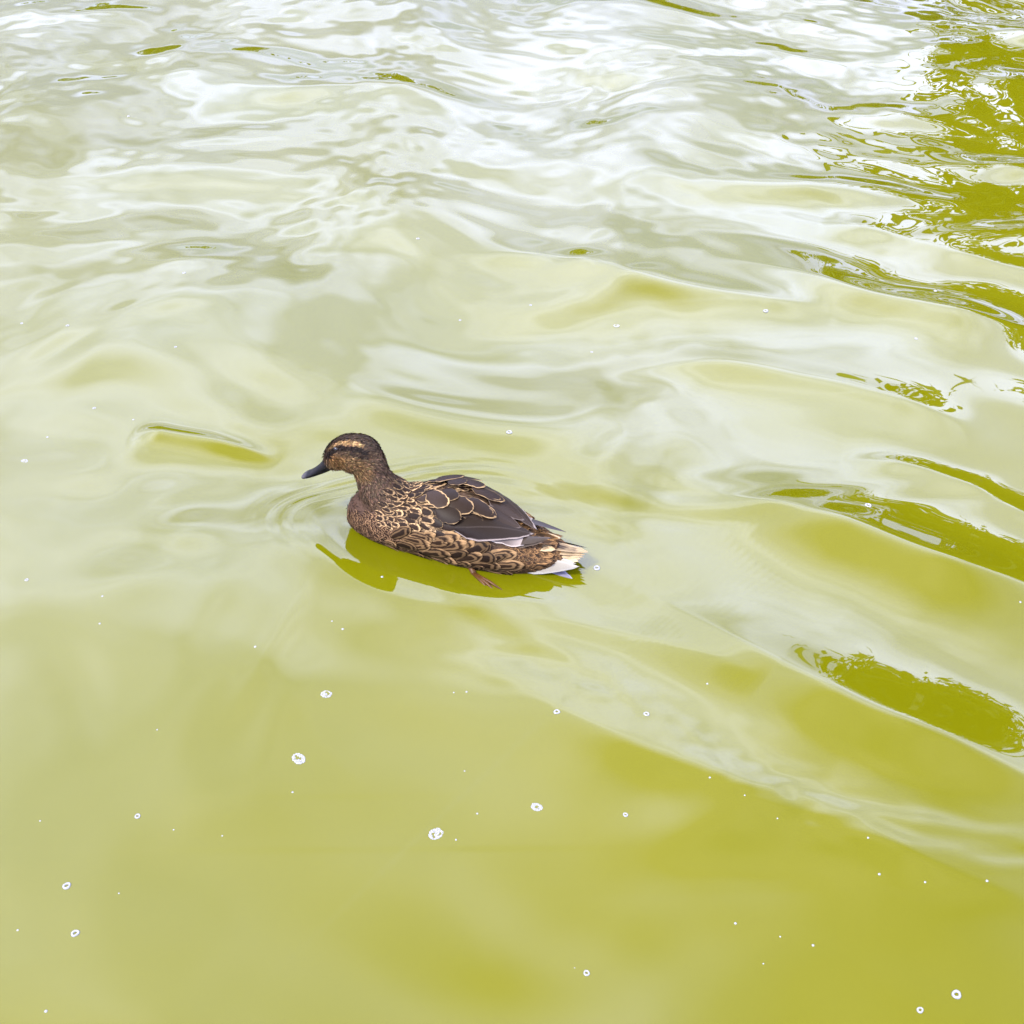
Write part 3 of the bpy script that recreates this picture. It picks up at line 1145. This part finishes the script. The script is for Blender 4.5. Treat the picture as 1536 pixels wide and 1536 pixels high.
def dome(V, F, c_, r_, flat=.75, n=8, m=3):
    o_ = len(V)
    for i in range(m):
        e_ = math.pi / 2 * i / m
        for k in range(n):
            a = 2 * math.pi * k / n
            V.append((c_[0] + r_ * math.cos(e_) * math.cos(a), c_[1] + r_ * math.cos(e_) * math.sin(a), c_[2] + r_ * flat * math.sin(e_)))
    V.append((c_[0], c_[1], c_[2] + r_ * flat))
    for i in range(m - 1):
        for k in range(n):
            F.append((o_ + i * n + k, o_ + i * n + (k + 1) % n, o_ + (i + 1) * n + (k + 1) % n, o_ + (i + 1) * n + k))
    for k in range(n):
        F.append((o_ + (m - 1) * n + k, o_ + (m - 1) * n + (k + 1) % n, o_ + m * n))


def ring(V, F, rad, hole, hgt, wob, n=22):
    """a low domed ring of foam with a rounded cross-section and an uneven hole"""
    prof = [(1.0, 0.0), (.97, .45), (.86, .85), (.70, 1.0), (.5, .8), (.42, 0.0)]
    o_ = len(V)
    for k in range(n):
        a = 2 * math.pi * k / n
        ro = rad * (1 + .06 * math.sin(2 * a + wob) + .04 * math.sin(3 * a + 2 * wob))
        ri = ro * hole * (1 + .15 * math.sin(2 * a - wob))
        for f_, z_ in prof:
            t_ = (f_ - .42) / .58
            r_ = ri + (ro - ri) * t_
            V.append((r_ * math.cos(a), r_ * math.sin(a), hgt * z_))
    m = len(prof)
    for k in range(n):
        for q_ in range(m - 1):
            F.append((o_ + k * m + q_, o_ + ((k + 1) % n) * m + q_, o_ + ((k + 1) % n) * m + q_ + 1, o_ + k * m + q_ + 1))


def foam(px, py, wpx, label, group=None, seed=0):
    rr = random.Random(seed)
    x, y = plan(px, py)
    sc = math.sqrt(x * x + y * y + CAM_H ** 2) / FPX
    rad = wpx * sc / 2
    z = water_z(x, y) - .0002
    V, F = [], []
    if rad > .006:          # a lacy raft of many small bubbles
        holes = [(rr.uniform(-.5, .5), rr.uniform(-.5, .5), rr.uniform(.15, .27)) for _ in range(5)]
        asp, rot = rr.uniform(.72, .95), rr.uniform(0, 3.14)
        for i in np.arange(-1, 1.01, .15):
            for j in np.arange(-1, 1.01, .15):
                a, c_ = i + rr.uniform(-.05, .05), j + rr.uniform(-.05, .05)
                if math.hypot(a, c_) > .93 or any(math.hypot(a - h0, c_ - h1) < hr for h0, h1, hr in holes):
                    continue
                u_, v_ = a, c_ * asp
                dome(V, F, ((u_ * math.cos(rot) - v_ * math.sin(rot)) * rad, (u_ * math.sin(rot) + v_ * math.cos(rot)) * rad, 0),
                     rad * rr.uniform(.09, .14), .8, 6, 2)
    elif rad > .0026:       # one round bubble with its rim
        ring(V, F, rad, .38, rad * .35, seed)
    else:
        dome(V, F, (0, 0, 0), rad * .85, .6, 8, 3)
    o_ = mesh_obj('foam_bubble', V, F, FOAM)
    o_.location = (x, y, z)
    tag(o_, label, 'bubble', group)


BIG = [(490, 1047, 18, 'white lacy foam fleck on olive water, farther out than the other lacy flecks'),
       (448, 1140, 24, 'white oval lacy foam fleck with one big dark hole near the middle'),
       (654, 1251, 24, 'white lacy foam fleck with ragged edge beside a plain olive calm'),
       (805, 1213, 19, 'white tilted foam fleck with many pinholes below the pale ripple line')]
for i, (x, y, s, lb) in enumerate(BIG):
    foam(x, y, s, lb, 'lacy foam flecks', 40 + i)
MED = [(206, 1223, 9), (100, 1329, 12), (113, 1401, 12), (835, 1077, 10), (969, 1080, 9), (938, 1226, 8), (880, 1458, 10), (1433, 1497, 14), (1379, 1519, 10),
       (35, 686, 11), (764, 659, 9), (1300, 770, 10), (925, 483, 10), (895, 855, 11), (1148, 472, 8)]
for i, (x, y, s) in enumerate(MED):
    lb = {(895, 855): 'white bubble ring floating just behind the duck\'s pale tail', (764, 659): 'white bubble floating on pale water behind the duck\'s back',
          (1300, 770): 'white bubble lying in a slanted dark olive reflection'}.get((x, y), 'small round white bubble ring floating on the green water')
    foam(x, y, s, lb, 'small round bubbles', 80 + i)
TINY = [(140, 606, 6), (627, 363, 6), (1403, 437, 6), (1372, 518, 6), (515, 952, 6), (700, 1044, 5), (681, 1045, 4), (1219, 1421, 6), (1103, 1386, 6), (1063, 1180, 5),
        (1060, 1034, 5), (1316, 1323, 6), (1384, 1336, 5), (1476, 1335, 6), (384, 978, 6), (150, 937, 5), (154, 896, 5), (40, 870, 7), (178, 1339, 4), (27, 1397, 5),
        (260, 1243, 4), (333, 1252, 4), (716, 1222, 5), (697, 1159, 4), (439, 1189, 5), (1164, 1240, 4), (1525, 922, 5), (888, 520, 5), (796, 459, 5), (690, 477, 5),
        (277, 416, 6), (264, 524, 5), (102, 492, 6), (33, 486, 5), (199, 624, 5), (69, 647, 5), (70, 1520, 7), (60, 1231, 4), (684, 1260, 5), (574, 877, 6),
        (1298, 1274, 5), (862, 1450, 3), (1170, 1407, 4), (1145, 1446, 4), (499, 940, 4), (236, 1096, 4), (1115, 1207, 4), (193, 177, 5)]
for i, (x, y, s) in enumerate(TINY):
    lb = 'tiny white foam speck at the edge of the duck\'s olive reflection' if (x, y) == (574, 877) else 'tiny white foam speck floating on the green water'
    foam(x, y, s * .85, lb, 'tiny foam specks', 120 + i)
